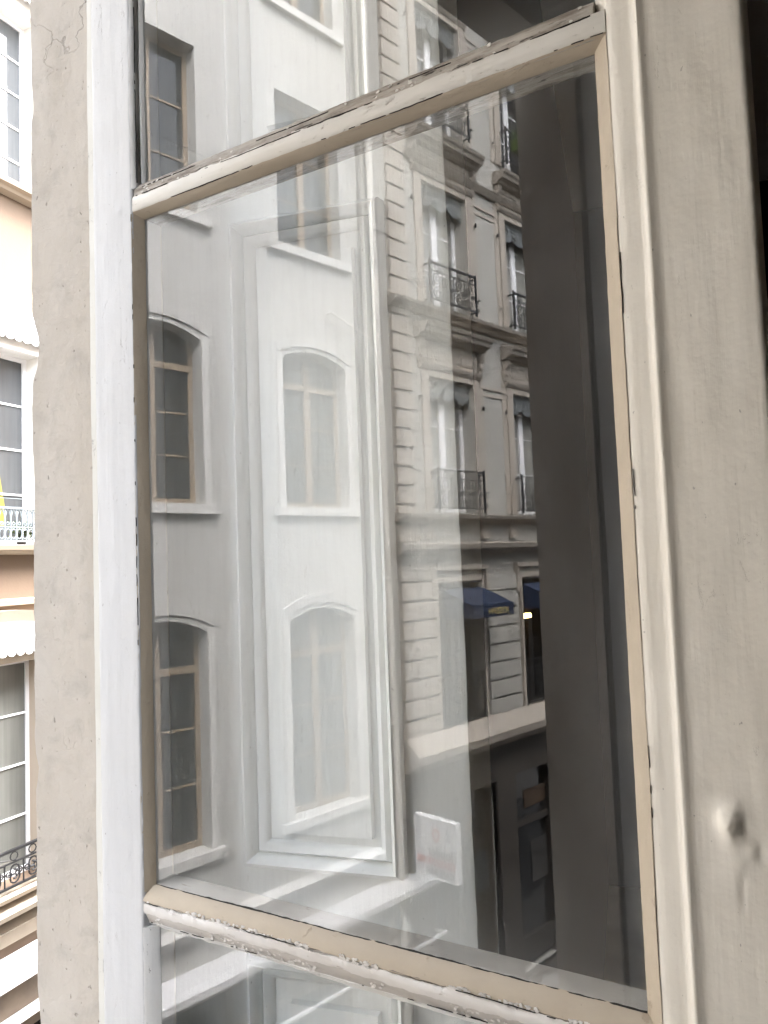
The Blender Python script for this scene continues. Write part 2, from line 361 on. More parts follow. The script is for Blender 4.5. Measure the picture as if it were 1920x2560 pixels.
def railing_scroll(parent, w, h, mat, name='balcony_railing', dens=4):
    m = MB(); a = w / 2; y = .16
    m.box(-a, a, y - .02, y + .02, h - .025, h); m.box(-a, a, y - .014, y + .014, .05, .072); m.box(-a, a, y - .012, y + .012, h - .15, h - .135)
    for s in (-1, 1):
        m.box(s * a - .014, s * a + .014, y - .014, y + .014, -.01, h + .03); m.box(s * a - .012, s * a + .012, -.03, y - .014, h - .05, h - .03); m.box(s * a - .012, s * a + .012, -.03, y - .014, .05, .07)
        m.tube(spiral(s * (a + .04), .09, .045, .012, 0, 1.2, y=y), .008, 5)
    n = dens; pw = (w - .06) / n
    for i in range(n):
        c = -a + .03 + pw * (i + .5); rr = min(pw, (h - .23)) * .24
        m.box(c - pw / 2 - .006, c - pw / 2 + .006, y - .006, y + .006, .072, h - .15)
        m.tube(spiral(c, .10 + rr, rr * 1.5, .012, math.pi * .5, 1.6, 26, y), .010, 5)
        m.tube(spiral(c, h - .18 - rr, rr * 1.5, .012, -math.pi * .5, -1.6, 26, y), .010, 5)
        m.tube(spiral(c - pw * .30, h * .45, rr * .7, .01, 0, 1.4, 16, y), .008, 5); m.tube(spiral(c + pw * .30, h * .45, rr * .7, .01, math.pi, 1.4, 16, y), .008, 5)
        m.tube([(c + .05 * math.cos(q * math.pi / 5), y, h - .08 + .045 * math.sin(q * math.pi / 5)) for q in range(10)], .008, 5, True)
    return m.build(name, mat, parent)
def cornice(prof, x0, x1, ret=True):
    """moulding profile [(y,z)] along x"""
    return MB().prism(prof, x0, x1)

# ================================================================== building A: white rendered house
XA = -7.68
A = empty('rendered_house', (XA, 3.0, GROUND), R(-90), 'white rendered house with arched windows and brown casements, mirrored left in the pane', 'house')
def za(z): return z - GROUND
def ax(q): return q + 3.0          # local x of building A from the street coordinate q = -Y
holesA = []; colsA = [(-.55), (1.25), (3.45), (5.80)]
rowsA = [(.74, 2.86, .14), (-3.25, -.60, .16), (4.25, 6.40, 0.), (7.66, 9.7, 0.)]
for q in colsA:
    for (z0, z1, rise) in rowsA: holesA.append((ax(q - .56), ax(q + .56), za(z0), za(z1), rise))
holesA.append((ax(.3), ax(2.6), za(-7.0), za(-4.9), 0)); holesA.append((ax(3.3), ax(6.2), za(-7.0), za(-4.9), 0))
wall(MB(), ax(-3.0), ax(6.72), 0, za(10.6), holesA, .24).build('wall', M['A'], A)
pf = {}
for ri, (z0, z1, rise) in enumerate(rowsA):
    h = z1 - z0
    win = casement(1.12, h, M['wood'], M['pane_net'] if ri in (0, 1) else M['pane_dim'], A, -.19, 3 if ri < 3 else 2, transom=h * .76 if rise else None)
    sill = MB().box(-.76, .72, -.02, .075, -.115, -.002).build('sill', M['A_trim'], A)
    if rise:
        m = MB(); N = 16
        for i in range(N):   # shallow label mould over the arch
            def pt(k, off): 
                u = k / N; return (-.66 + 1.32 * u, h - rise + .02 + off + (rise + .02) * (1 - (2 * u - 1) ** 2))
            a, b, c, d = pt(i, 0.03), pt(i + 1, 0.03), pt(i + 1, .16), pt(i, .16)
            m.add([(a[0], -.01, a[1]), (b[0], -.01, b[1]), (c[0], -.01, c[1]), (d[0], -.01, d[1]), (a[0], .022, a[1]), (b[0], .022, b[1]), (c[0], .035, c[1]), (d[0], .035, d[1])],
                  [(0, 1, 2, 3), (4, 7, 6, 5), (0, 4, 5, 1), (3, 2, 6, 7), (1, 5, 6, 2), (0, 3, 7, 4)])
        m.box(-.66, -.565, -.01, .02, 0, h - rise + .05); m.box(.565, .66, -.01, .02, 0, h - rise + .05)
        trim = m.build('window_surround', M['A_trim'], A)
    for ci, q in enumerate(colsA):
        L = (ax(q), 0, za(z0))
        for part in [win, sill] + ([trim] if rise else []):
            c = part
            if ci == 0: part.location = L
            else: c = copy_part(part, L, A)
            if part is win and ci == 2:
                for ch in c.children: ch.data = ch.data.copy(); ch.data.materials[0] = M['pane_dim']  # panes darkened in place of the shade behind the glass near the hinge
MB().prism([(-.02, 0), (.12, .02), (.16, .10), (.30, .16), (.34, .30), (-.02, .34)], ax(-3.0), ax(6.72)).build('cornice', M['A_trim'], A, loc=(0, 0, za(10.3)))
m = MB().prism([(-.02, 0), (.10, .02), (.14, .12), (-.02, .18)], ax(-3.0), ax(6.70)); m.build('string_course', M['A_trim'], A, loc=(0, 0, za(-4.15)))
MB().box(ax(.3), ax(2.6), -.26, -.2, za(-7.0), za(-4.9)).build('shop_window', M['pane_dark'], A)
MB().box(ax(3.3), ax(6.2), -.26, -.2, za(-7.0), za(-4.9)).build('shop_window', M['pane_dark'], A)
m = MB()
for a, b in ((.3, 2.6), (3.3, 6.2)):
    n = 3
    for i in range(n + 1): x = ax(a + (b - a) * i / n); m.box(x - .05, x + .05, -.2, -.1, za(-7.0), za(-4.9))
    m.box(ax(a) - .045, ax(b) + .045, -.2, -.11, za(-6.9), za(-6.55)); m.box(ax(a) - .045, ax(b) + .045, -.2, -.11, za(-5.5), za(-5.4))
m.build('shopfront', M['brown'], A)
# small wall bracket arm and iron hook on the white wall
m = MB().tube([(ax(6.05), .02, za(3.45)), (ax(6.05), .10, za(3.46)), (ax(6.60), .30, za(3.14))], .018)
m.build('bracket_arm', M['zinc'], A)
# white roller awning along the shop of building A
aw = empty('shop_awning', (XA, -2.0, -4.7), R(-90), 'long white roller awning bar over the shop of the white house', 'awning')
MB().prism([(0, -.09), (.34, -.10), (.40, -.04), (.40, .04), (.34, .10), (0, .09)], 0, 5.75).build('cassette', M['awn_white'], aw, loc=(0, 0, .12))
MB().box(.02, 5.73, .30, .34, -.72, -.69).build('front_rail', M['awn_white'], aw)
for xx in (.05, 5.66): MB().box(xx, xx + .04, .01, .33, -.735, -.70).build('arm', M['zinc'], aw)

# ================================================================== building B: stone house with quoins
XB = -7.60
B = empty('stone_house', (XB, -6.75, GROUND), R(-90), 'beige stone house with corner blocks, moulded hoods and iron balconies, mirrored in the pane', 'house')
def bx(q): return q - 6.75
colsB = [8.60, 10.85, 13.10, 15.35]
rowsB = [(.72, 2.86), (4.00, 6.03), (7.02, 9.02)]
holesB = []
for q in colsB:
    for z0, z1 in rowsB: holesB.append((bx(q - .55), bx(q + .55), za(z0), za(z1), 0))
    holesB.append((bx(q - .54), bx(q + .54), za(-2.62), za(-.42), 0))
shopB = [(7.75, 9.35), (9.85, 12.3), (12.9, 15.6)]
for a, b in shopB: holesB.append((bx(a), bx(b), za(-7.0), za(-3.66), 0))
wall(MB(), bx(6.75), bx(17.5), 0, za(10.4), holesB, .30).build('wall', M['B'], B)
# ground floor facing in sooty stone
hs2 = [(bx(a), bx(b), za(-7.0), za(-3.66), 0) for a, b in shopB]
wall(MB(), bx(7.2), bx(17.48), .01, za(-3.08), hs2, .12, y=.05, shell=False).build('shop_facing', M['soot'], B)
for a, b in shopB:
    MB().box(bx(a), bx(b), -.24, -.2, za(-7.0), za(-3.66)).build('shop_window', M['pane_dark'], B)
    m = MB()
    for i in range(3): x = bx(a + (b - a) * i / 2); m.box(x - .05, x + .05, -.2, -.1, za(-7.0), za(-3.66))
    m.box(bx(a) - .04, bx(b) + .04, -.2, -.12, za(-4.65), za(-4.55)); m.box(bx(a) - .04, bx(b) + .04, -.2, -.12, za(-6.9), za(-6.5)); m.build('shopfront', M['shop'], B)
for i, (q, z, wd, hg, mt) in enumerate(((8.35, -4.45, .55, .35, 'poster_brown'), (8.98, -5.4, .5, .8, 'display_blue'), (10.4, -4.4, .7, .3, 'poster_brown'), (11.6, -5.6, .7, 1.0, 'display_blue'), (10.55, -5.7, .5, .7, 'display_pale'), (8.2, -6.0, .4, .5, 'display_pale'))):
    MB().box(bx(q), bx(q + wd), -.199, -.185, za(z), za(z + hg)).build('display_board', M[mt], B)
# quoins
m = MB(); z = -2.62
while z < 10.6:
    lower = z < -.3
    m.box(bx(7.24), bx(7.98 if lower else 7.64), -.01, .05, za(z), za(z + .245)); z += .288
m.build('quoin', M['B_stone'], B)
for q in colsB:   # banded rustication between the mezzanine windows
    z = -2.62; m = MB()
    while z < -.55: m.box(bx(q + .70), bx(q + 1.55), -.01, .045, za(z), za(z + .258)); z += .294
    m.build('rusticated_pier', M['B'], B)
# string courses / ledges
def course(prof, z, name='string_course', mat='B_dirty', x0=7.2, x1=17.5):
    return MB().prism(prof, bx(x0), bx(x1)).build(name, M[mat], B, loc=(0, 0, za(z)))
course([(-.02, 0), (.07, .0), (.10, .05), (.20, .08), (.22, .13), (-.02, .16)], 3.80)
course([(-.02, 0), (.07, .0), (.10, .04), (.20, .07), (.22, .12), (-.02, .15)], .55)
course([(-.02, 0), (.08, .0), (.12, .06), (.24, .10), (.26, .17), (-.02, .21)], .04)
course([(-.02, 0), (.10, .0), (.14, .06), (.20, .10), (.30, .16), (.32, .28), (.24, .34), (.06, .50), (-.02, .50)], -3.10, 'ledge', 'B_stone')
course([(-.02, 0), (.05, .0), (.09, .05), (.12, .1), (-.02, .12)], 6.28, x0=7.65)
course([(-.02, 0), (.2, .0), (.3, .15), (.5, .22), (.6, .4), (-.02, .5)], 9.95, 'cornice')
# parts round each window (prototype at the local bottom centre)
def proto_B(h):
    P = []
    P.append(casement(1.10, h, M['white'], M['pane_dark'], B, -.22, 3, .075, .13))
    m = MB(); m.box(-.72, -.552, -.01, .035, 0, h + .10); m.box(.552, .72, -.01, .035, 0, h + .10)
    m.box(-.551, .551, -.01, .034, h + .002, h + .10); m.prism([(-.01, 0), (.05, 0), (.08, .04), (.10, .085), (-.01, .09)], -.76, .76)
    # shift the last prism to the lintel top
    for i in range(len(m.v) - 10, len(m.v)): m.v[i] = (m.v[i][0], m.v[i][1], m.v[i][2] + h + .102)
    P.append(m.build('architrave', M['B_stone'], B))
    m = MB(); fz = h + .20; m.box(-.70, .70, -.01, .03, fz, fz + .36)
    def ring(x0, x1, z0, z1): 
        t = .016
        m.box(x0, x1, .03, .042, z0, z0 + t); m.box(x0, x1, .03, .042, z1 - t, z1); m.box(x0, x0 + t, .03, .042, z0 + t, z1 - t); m.box(x1 - t, x1, .03, .042, z0 + t, z1 - t)
    ring(-.60, -.16, fz + .08, fz + .28); ring(.16, .60, fz + .08, fz + .28)
    m.tube([(.09 * math.cos(k * math.pi / 8), .034, fz + .18 + .09 * math.sin(k * math.pi / 8)) for k in range(16)], .012, 5, True)
    P.append(m.build('frieze_panel', M['B_stone'], B))
    m = MB(); m.prism([(-.01, 0), (.12, .01), (.15, .05), (.23, .07), (.25, .13), (.28, .15), (.30, .20), (-.01, .24)], -.84, .84)
    for i in range(len(m.v)): m.v[i] = (m.v[i][0], m.v[i][1], m.v[i][2] + fz + .362)
    P.append(m.build('window_hood', M['B_dirty'], B))
    for s in (-1, 1):
        m = MB(); prof = [(-.01, 0), (.04, .0), (.05, .06), (.08, .10), (.07, .18), (.11, .24), (.13, .34), (-.01, .36)]
        m.prism(prof, s * .765 - .04, s * .765 + .04)
        for i in range(len(m.v)): m.v[i] = (m.v[i][0], m.v[i][1], m.v[i][2] + fz)
        P.append(m.build('console', M['B_stone'], B))
    # tin valance in the head of the opening
    m = MB(); N = 28; yy = -.06
    for i in range(N):
        a, b = -.548 + 1.096 * i / N, -.548 + 1.096 * (i + 1) / N
        def bot(x):
            q = abs(x) / .548
            return h - (.24 + .10 * abs(math.cos(q * math.pi * 1.5)) + .14 * (q > .86) * (q - .86) / .14)
        m.add([(a, yy, h - .015), (b, yy, h - .015), (b, yy, bot(b)), (a, yy, bot(a)), (a, yy - .012, h - .015), (b, yy - .012, h - .015), (b, yy - .012, bot(b)), (a, yy - .012, bot(a))],
              [(0, 3, 2, 1), (4, 5, 6, 7), (3, 7, 6, 2), (0, 1, 5, 4)])
    lam = m.build('valance', M['lace'], B)
    m = MB()
    for sx in (-.40, -.13, .13, .40):
        m.tube(spiral(sx, h - .16, .10, .012, .4 if sx > 0 else 2.7, 1.7 if sx > 0 else -1.7, 26, yy + .012), .010, 5)
    for sx in (-.48, .48): m.tube(spiral(sx, h - .27, .06, .01, 0, 1.5, 18, yy + .012), .009, 5)
    for i in range(22): a = -.52 + i * .0495; m.box(a - .004, a + .004, yy, yy + .008, h - .10, h - .03)
    m.tube([(-.54, yy + .008, h - .03), (.54, yy + .008, h - .03)], .010, 5)
    m.build('valance_scroll', M['lace_light'], lam); P.append(lam)
    P.append(railing_scroll(B, 1.16, .66, M['iron']))
    return P
for ri, (z0, z1) in enumerate(rowsB):
    P = proto_B(z1 - z0)
    for ci, q in enumerate(colsB):
        for p in P:
            c = p
            if ci == 0: p.location = (bx(q), 0, za(z0))
            else: c = copy_part(p, (bx(q), 0, za(z0)), B)
            if c.name.startswith('window') and not c.name.startswith('window_hood') and ci == 0: 
                for ch in c.children: 
                    if ri < 2: ch.data = ch.data.copy(); ch.data.materials[0] = M['pane_pale']
        
# one leaf of the first column's right side, plus mezzanine windows, beam-end brackets, wall panels, hooks
mz = [casement(1.08, 2.2, M['shop'], M['pane_dark'], B, -.22, 2, .09, .12)]
m = MB(); h = 2.2
for (o, y1, zt) in ((0, .05, .12), (.10, .075, .30)):
    m.box(-.56 - o - .06, -.56 - o, -.01, y1, 0 if not o else h - .2, h + zt); m.box(.56 + o, .56 + o + .06, -.01, y1, 0 if not o else h - .2, h + zt); m.box(-.558 - o, .558 + o, -.01, y1 - .003, h + zt - .08, h + zt - .002)
mz.append(m.build('architrave', M['B_stone'], B))
mz.append(railing_scroll(B, 1.04, .80, M['iron']))
for ci, q in enumerate(colsB):
    for p in mz:
        L = (bx(q), -.12 if p.name.startswith('balcony') else 0, za(-2.62))
        if ci == 0: p.location = L
        else: copy_part(p, L, B)
m = MB()
for q in colsB:
    for dx in (-.72, .72):
        for z in (.30, 3.50): m.box(bx(q + dx) - .09, bx(q + dx) + .09, -.01, .05, za(z), za(z + .22)); m.box(bx(q + dx) - .09, bx(q + dx) + .09, .05, .08, za(z), za(z + .06))
m.build('bracket', M['B_stone'], B)
m = MB()
for i, q in enumerate(colsB):
    for z0, z1 in rowsB:
        x = bx(q + 1.125); m.box(x - .34, x + .34, -.01, .024, za(z1 - .02), za(z1 + .03)); m.box(x - .32, x + .32, -.01, .018, za(z1 - .14), za(z1 - .10))
        for s in (-1, 1): m.box(x + s * .335 - .06, x + s * .335 + .06, -.01, .014, za(z0), za(z1 + .45))
m.build('wall_panel', M['B_stone'], B)
m = MB()
for q in colsB:
    for z0, z1 in rowsB:
        for s in (-1, 1): m.box(bx(q + s * .80) - .010, bx(q + s * .80) + .010, .03, .07, za(z1 - .40), za(z1 - .34)); m.box(bx(q + s * .82) - .025, bx(q + s * .82) + .025, .03, .06, za(z0 + .33), za(z0 + .35))
m.build('shutter_hook', M['iron'], B)
m = MB()
zs = [10.2, 5.9, 4.35, 1.9, -.3, -2.0, -7.15]; xs = [6.83, 6.83, 6.86, 6.90, 6.93, 6.95, 6.98]
m.tube([(bx(x), .09, za(z)) for x, z in zip(xs, zs)], .052, 10)
for z in (5.86, 4.37, 2.0, 1.62, -.27, -2.3): m.tube([(bx(6.83 + (5.9 - z) * .0125), .09, za(z - .02)), (bx(6.83 + (5.9 - z) * .0125), .09, za(z + .02))], .062, 10)
m.build('downpipe', M['zinc'], B, smooth=True)
MB().tube([(bx(6.80), .14, za(3.1)), (bx(6.84), .16, za(.2)), (bx(6.95), .12, za(-.75))], .012, 6).build('cable_duct', M['zinc'], B)

# awnings with lettering
def blue_awning(q, label, text):
    r = empty('blue_awning', (XB, -q, -.50), R(-90), label, 'awning', 'navy awnings over the mezzanine windows')
    a, d = .51, .60
    MB().add([(-a, .02, 0), (a, .02, 0), (a, d, -.24), (-a, d, -.24), (-a, .02, -.03), (a, .02, -.03), (a, d - .02, -.27), (-a, d - .02, -.27)],
             [(0, 1, 2, 3), (4, 7, 6, 5), (0, 4, 5, 1), (2, 6, 7, 3), (1, 5, 6, 2), (0, 3, 7, 4)]).build('canopy', M['awn_blue'], r)
    MB().box(-a, a, d, d + .012, -.43, -.232).build('front_flap', M['awn_blue'], r)
    m = MB()
    for s in (-1, 1): m.prism([(.02, -.03), (d, -.26), (d, -.43), (.02, -.43)], s * (a - .006) - .006, s * (a - .006) + .006)
    m.build('side_flap', M['awn_blue'], r)
    m = MB(); m.tube([(-a + .02, d - .02, -.425), (a - .02, d - .02, -.425)], .012, 6)
    for s in (-1, 1): m.tube([(s * (a - .02), .02, -.42), (s * (a - .02), d - .02, -.425)], .010, 6)
    m.build('awning_frame', M['iron'], r)
    # local +y faces the street; the reader sees local -x on his right
    if text: text_mesh('lettering', text, .140, M['gold'], r, .003, .0, (.38, d + .016, -.395), (R(90), 0, R(180)), 1.15)
    return r
blue_awning(8.70, 'navy blue awning with gold lettering above a dark mezzanine window', 'JOSEPH')
blue_awning(10.86, 'navy blue awning half hidden by the reflected stone jamb, a warm lamp below it', 'JOSEPH')
lo = empty('window_lamp', (XB - .1, -10.52, -1.12), 0, 'small glowing warm lamp in the dark mezzanine window under the second awning', 'lamp')
MB().box(-.03, .05, -.15, .05, 0, .085).build('shade', M['lamp'], lo); MB().box(-.12, -.03, -.06, -.02, .02, .06).build('bracket', M['iron'], lo)
# planter on upper balcony
pl = empty('window_box', (XB + .24, -10.72, 7.30), R(-90), 'green planter hung on an upper iron balcony', 'planter')
MB().prism([(-.08, 0), (.08, 0), (.11, .20), (-.11, .20)], -.28, .28).build('box', M['green'], pl)
m = MB(); rnd = random.Random(4)
for i in range(160):
    c = Vector((rnd.uniform(-.27, .27), rnd.uniform(-.10, .10), rnd.uniform(.18, .36))); a = Vector((rnd.uniform(-1, 1), rnd.uniform(-1, 1), rnd.uniform(-.3, 1))).normalized() * .05; b = a.cross(Vector((rnd.uniform(-1, 1), rnd.uniform(-1, 1), 1))).normalized() * .018
    m.add([c - a, c + b, c + a, c - b], [(0, 1, 2, 3)])
m.build('foliage', M['leaf'], pl)
# projecting beer sign
sg = empty('projecting_sign', (-7.56, -7.05, -4.30), 0, 'white projecting bar sign with red emblem, at the corner of the stone house', 'sign')
MB().box(.33, 1.03, -.05, .05, 0, .76).build('board', M['sign'], sg)
m = MB(); m.box(.31, .33, -.055, .055, -.02, .78); m.box(1.03, 1.05, -.055, .055, -.02, .78); m.box(.33, 1.03, -.055, .055, .76, .78); m.box(.33, 1.03, -.055, .055, -.02, 0); m.build('board_frame', M['awn_white'], sg)
MB().box(0, .31, -.02, .02, .60, .64).build('arm', M['iron'], sg)
# face towards +Y : the reader sees +X on his left
shield = [(.0, -.10), (.055, -.06), (.07, .0), (.06, .075), (0, .09), (-.06, .075), (-.07, .0), (-.055, -.06)]
MB().prism([(.70 + a, .56 + b) for a, b in shield], .05, .056, 'y').build('emblem', M['red'], sg)
MB().prism([(.705 + a * .5, .565 + b * .5) for a, b in shield], .057, .060, 'y').build('emblem_centre', M['sign'], sg)
text_mesh('lettering', 'Jupiler', .185, M['ink'], sg, .002, .001, (1.00, .056, .285), (R(90), 0, R(180)))
MB().box(.34, 1.02, .05, .056, .155, .245).build('red_band', M['red'], sg)
text_mesh('lettering', 'ROYALE', .115, M['sign'], sg, .001, .001, (1.0, .060, .162), (R(90), 0, R(180)), 1.2)
text_mesh('lettering', 'CAFE BAR', .115, M['ink'], sg, .002, .001, (1.0, .056, .04), (R(90), 0, R(180)), .95)

# ================================================================== building C: ochre house seen directly past the jamb
ROT = R(6)
C = empty('ochre_house', (-7.2, 3.0, GROUND), R(-96), 'ochre plastered house with white window surrounds seen past the stone jamb at the left edge', 'house')
colsC = [1.70, 4.10, 6.50, 8.90]
rowsC = [(.33, 2.62), (4.56, 6.85), (-3.48, -1.00), (8.6, 10.6)]
holesC = [(-t - .55, -t + .55, za(a), za(b), 0) for t in colsC for a, b in rowsC] + [(-4.9, -.4, za(-7.0), za(-5.1), 0), (-9.6, -5.4, za(-7.0), za(-5.1), 0)]
wall(MB(), -16, -.02, 0, za(10.6), holesC, .30).build('wall', M['C'], C)
for a, b in ((-4.9, -.4), (-9.6, -5.4)): MB().box(a, b, -.3, -.2, za(-7.0), za(-5.1)).build('shop_window', M['pane_dark'], C)
def proto_C(h, ri):
    P = [casement(1.10, h, M['white'], M['pane_blue'] if ri != 2 else M['pane_grey'], C, -.20, 5 if ri == 1 else 4, .065 if ri < 2 else .05, .12, None)]
    m = MB(); m.box(-.735, -.540, -.26, .05, .004, h + .34); m.box(.540, .735, -.26, .05, .004, h + .34); m.box(-.539, .539, -.26, .049, h - .008, h + .34)
    for s in (-1, 1): m.box(s * .60 - .018, s * .60 + .018, .05, .062, .006, h + .1)
    P.append(m.build('window_surround', M['C_white'] if ri != 2 else M['C_trim'], C))
    m = MB(); N = 20; x = [-.90 + 1.8 * i / N for i in range(N + 1)]
    def cr(v, o): return h + .30 + o + .16 * (1 - (v / .9) ** 2)
    for i in range(N):
        a, b = x[i], x[i + 1]
        m.add([(a, -.01, cr(a, 0)), (b, -.01, cr(b, 0)), (b, -.01, cr(b, .13)), (a, -.01, cr(a, .13)), (a, .09, cr(a, 0)), (b, .09, cr(b, 0)), (b, .14, cr(b, .13)), (a, .14, cr(a, .13))],
              [(0, 1, 2, 3), (4, 7, 6, 5), (0, 4, 5, 1), (3, 2, 6, 7), (1, 5, 6, 2), (0, 3, 7, 4)])
    P.append(m.build('arched_hood', M['C_trim'], C))
    m = MB(); sc = 13; N = sc * 8; L = -.77; W = 1.54     # scalloped tin valance curving under the hood
    for i in range(N):
        a, b = L + W * i / N, L + W * (i + 1) / N
        def bt(v):
            k = ((v - L) / W * sc) % 1.0; return h + .13 - .055 * math.sqrt(max(0, 1 - (2 * k - 1) ** 2))
        bA = bt(a + 1e-5); bB = bt(b - 1e-5)
        m.add([(a, .10, cr(a, -.004)), (b, .10, cr(b, -.004)), (b, .15, bB), (a, .15, bA), (a, .085, cr(a, -.004)), (b, .085, cr(b, -.004)), (b, .135, bB), (a, .135, bA)], [(0, 3, 2, 1), (4, 5, 6, 7), (2, 3, 7, 6), (0, 1, 5, 4), (1, 2, 6, 5), (0, 4, 7, 3)])
    P.append(m.build('valance', M['awn_white'], C))
    P.append(MB().prism([(-.01, 0), (.12, .01), (.15, .04), (.22, .05), (.24, .10), (-.01, .11)], -.95, .95).build('sill', M['C_trim'], C))
    for i in range(len(P[-1].data.vertices)): P[-1].data.vertices[i].co.z -= .112
    if ri == 0:
        m = MB(); y = .17; a = .93
        m.box(-a, a, y - .015, y + .015, .40, .425); m.box(-a, a, y - .015, y + .015, .03, .05); m.box(-a, a, y - .008, y + .008, .19, .205)
        k = 0; sp = .078; n = int(2 * a / sp)
        for i in range(n + 1):
            c = -a + .02 + i * sp; m.box(c - .007, c + .007, y - .007, y + .007, .05, .40)
            if i < n:
                m.tube([(c + sp * (q / 8), y, .30 + .09 * math.sin(math.pi * q / 8)) for q in range(9)], .008, 5)
                m.tube([(c + sp * .5 + .034 * math.cos(q * math.pi / 6), y, .12 + .055 * math.sin(q * math.pi / 6)) for q in range(12)], .008, 5, True)
                m.tube([(c + sp * .5 + .016 * math.cos(q * math.pi / 4), y, .235 + .016 * math.sin(q * math.pi / 4)) for q in range(8)], .007, 5, True)
        for s in (-1, 1): m.box(s * a - .012, s * a + .012, .0, y - .016, .39, .42)
        m.tube([(-a, y, .52), (a, y, .52)], .004, 5)
        for c in (-.62, .62): m.tube([(c, y, .42), (c, y, .53)], .014, 6); m.tube([(c - .035, y, .50), (c + .035, y, .50)], .016, 6)
        P.append(m.build('balcony_railing', M['tin'], C))
    if ri == 2:
        P.append(railing_scroll(C, 1.80, .46, M['iron'], dens=7))
        m = MB()
        for s in (-1, 1):
            x0, x1 = (.06, .49) if s > 0 else (-.49, -.06)
            m.box(x0, x1, -.34, -.30, .05, h - .1)
            for z0, z1 in ((.12, .62), (.74, 1.34), (1.46, 2.2)): m.box(x0 + .09, x1 - .09, -.30, -.288, z0, z1)
        sh = m.build('inner_shutter', M['C_shutter'], C); P.append(sh)
    return P
for ri, (z0, z1) in enumerate(rowsC):
    P = proto_C(z1 - z0, ri)
    for ci, t in enumerate(colsC):
        for p in P:
            L = (-t, 0, za(z0))
            if ci == 0: p.location = L
            else: copy_part(p, L, C)
for o in list(C.children):       # the lower row shows its inner shutters through the panes
    pass
def coC(prof, z, mat='C_trim'): MB().prism(prof, -16, -.03).build('string_course', M[mat], C, loc=(0, 0, za(z)))
coC([(-.01, 0), (.12, .0), (.16, .05), (.26, .07), (.28, .13), (-.01, .17)], -3.78)
coC([(-.01, 0), (.05, .0), (.09, .16), (.14, .2), (-.01, .24)], -4.08)
coC([(-.01, 0), (.05, .0), (.07, .06), (-.01, .08)], -.36)
coC([(-.02, 0), (.2, .0), (.3, .15), (.5, .22), (.6, .4), (-.02, .5)], 10.25)
m = MB(); m.box(-9.65, -5.35, -.2, .03, za(-5.1), za(-4.95)); m.box(-4.95, -.35, -.2, .03, za(-5.1), za(-4.95))
for a, b in ((-4.9, -.4), (-9.6, -5.4)):
    for i in range(4): x = a + (b - a) * i / 3; m.box(x - .06, x + .06, -.2, -.02, za(-7.0), za(-5.1))
m.build('shopfront', M['brown'], C)
ca = empty('shop_awning', Matrix.Translation((-7.2, 3, 0)).to_translation() + Vector((math.sin(ROT) * 2.2, math.cos(ROT) * 2.2, -4.2)), R(-96), 'white cloth shop awning at the bottom left, below the ochre house', 'awning')
MB().prism([(.02, 0), (.10, -.01), (.27, -.13), (.27, -.16), (.10, -.04), (.02, -.03)], -3.6, 1.6).build('canopy', M['awn_white'], ca)
MB().box(-3.6, 1.6, .271, .281, -.22, -.128).build('front_flap', M['awn_white'], ca)
MB().box(-3.55, 1.55, .0, .08, -.62, -.08).build('back_board', M['brown'], ca); MB().box(-3.6, 1.6, .0, .24, -.66, -.622).build('ledge_board', M['awn_white'], ca)
po = MB().add([(.02, 0, 0), (.36, 0, 0), (.36, 0, .9), (.16, 0, .94), (.02, .0, .2), (.02, -.01, 0), (.36, -.01, 0), (.36, -.01, .9), (.16, -.01, .94), (.02, -.01, .2)], [(0, 1, 2, 3, 4), (9, 8, 7, 6, 5), (0, 5, 6, 1), (1, 6, 7, 2), (2, 7, 8, 3), (3, 8, 9, 4), (4, 9, 5, 0)]).build('poster', M['yellow'])
po.rotation_euler = (0, 0, R(-96)); po.location = (-7.2 + math.sin(ROT) * 4.36 - .222 * math.cos(ROT), 3 + math.cos(ROT) * 4.36 + .222 * math.sin(ROT), .55)
tag(po, 'yellow poster hung inside the window of the ochre house with the grey balcony', 'poster')
for i, (t, lab) in enumerate(((4.28, 'dark pot of green plants behind the grey balcony railing, nearest the jamb'),)):
    pp = empty('potted_plant', (-7.2 + math.sin(ROT) * t + .09, 3 + math.cos(ROT) * t, .335), R(-96), lab, 'plant')
    MB().prism([(.05 * math.cos(k * math.pi / 5), .05 * math.sin(k * math.pi / 5)) for k in range(10)], 0, .10, 'z').build('pot', M['shop'], pp)
    m = MB()
    for k in range(220):
        c = Vector((rnd.uniform(-.16, .16), rnd.uniform(-.05, .05), rnd.uniform(.08, .26))); a = Vector((rnd.uniform(-1, 1), rnd.uniform(-1, 1), rnd.uniform(-.3, 1))).normalized() * .032; b = a.cross(Vector((rnd.uniform(-1, 1), rnd.uniform(-1, 1), 1))).normalized() * .013
        m.add([c - a, c + b, c + a, c - b], [(0, 1, 2, 3)])
    m.build('foliage', M['green'], pp)
def cable(a, b, sag, label, r=.010):
    a, b = Vector(a), Vector(b); n = 24; root = (a + b) / 2
    pts = [a.lerp(b, i / n) - Vector((0, 0, sag * (1 - (2 * i / n - 1) ** 2))) - root for i in range(n + 1)]
    o = MB().tube(pts, r, 6).build('overhead_cable', M['cable']); o.location = root; return tag(o, label, 'cable', 'cables along the street')
cable((-6.93, 6.2, -3.00), (-6.55, 9.2, -3.6), .02, 'thin dark cable crossing before the iron balcony of the ochre house', .008)
cable((-7.5, -3.0, 5.0), (-7.35, -7.0, 4.75), .05, 'thin cable strung along the white house above its upper sill', .005)

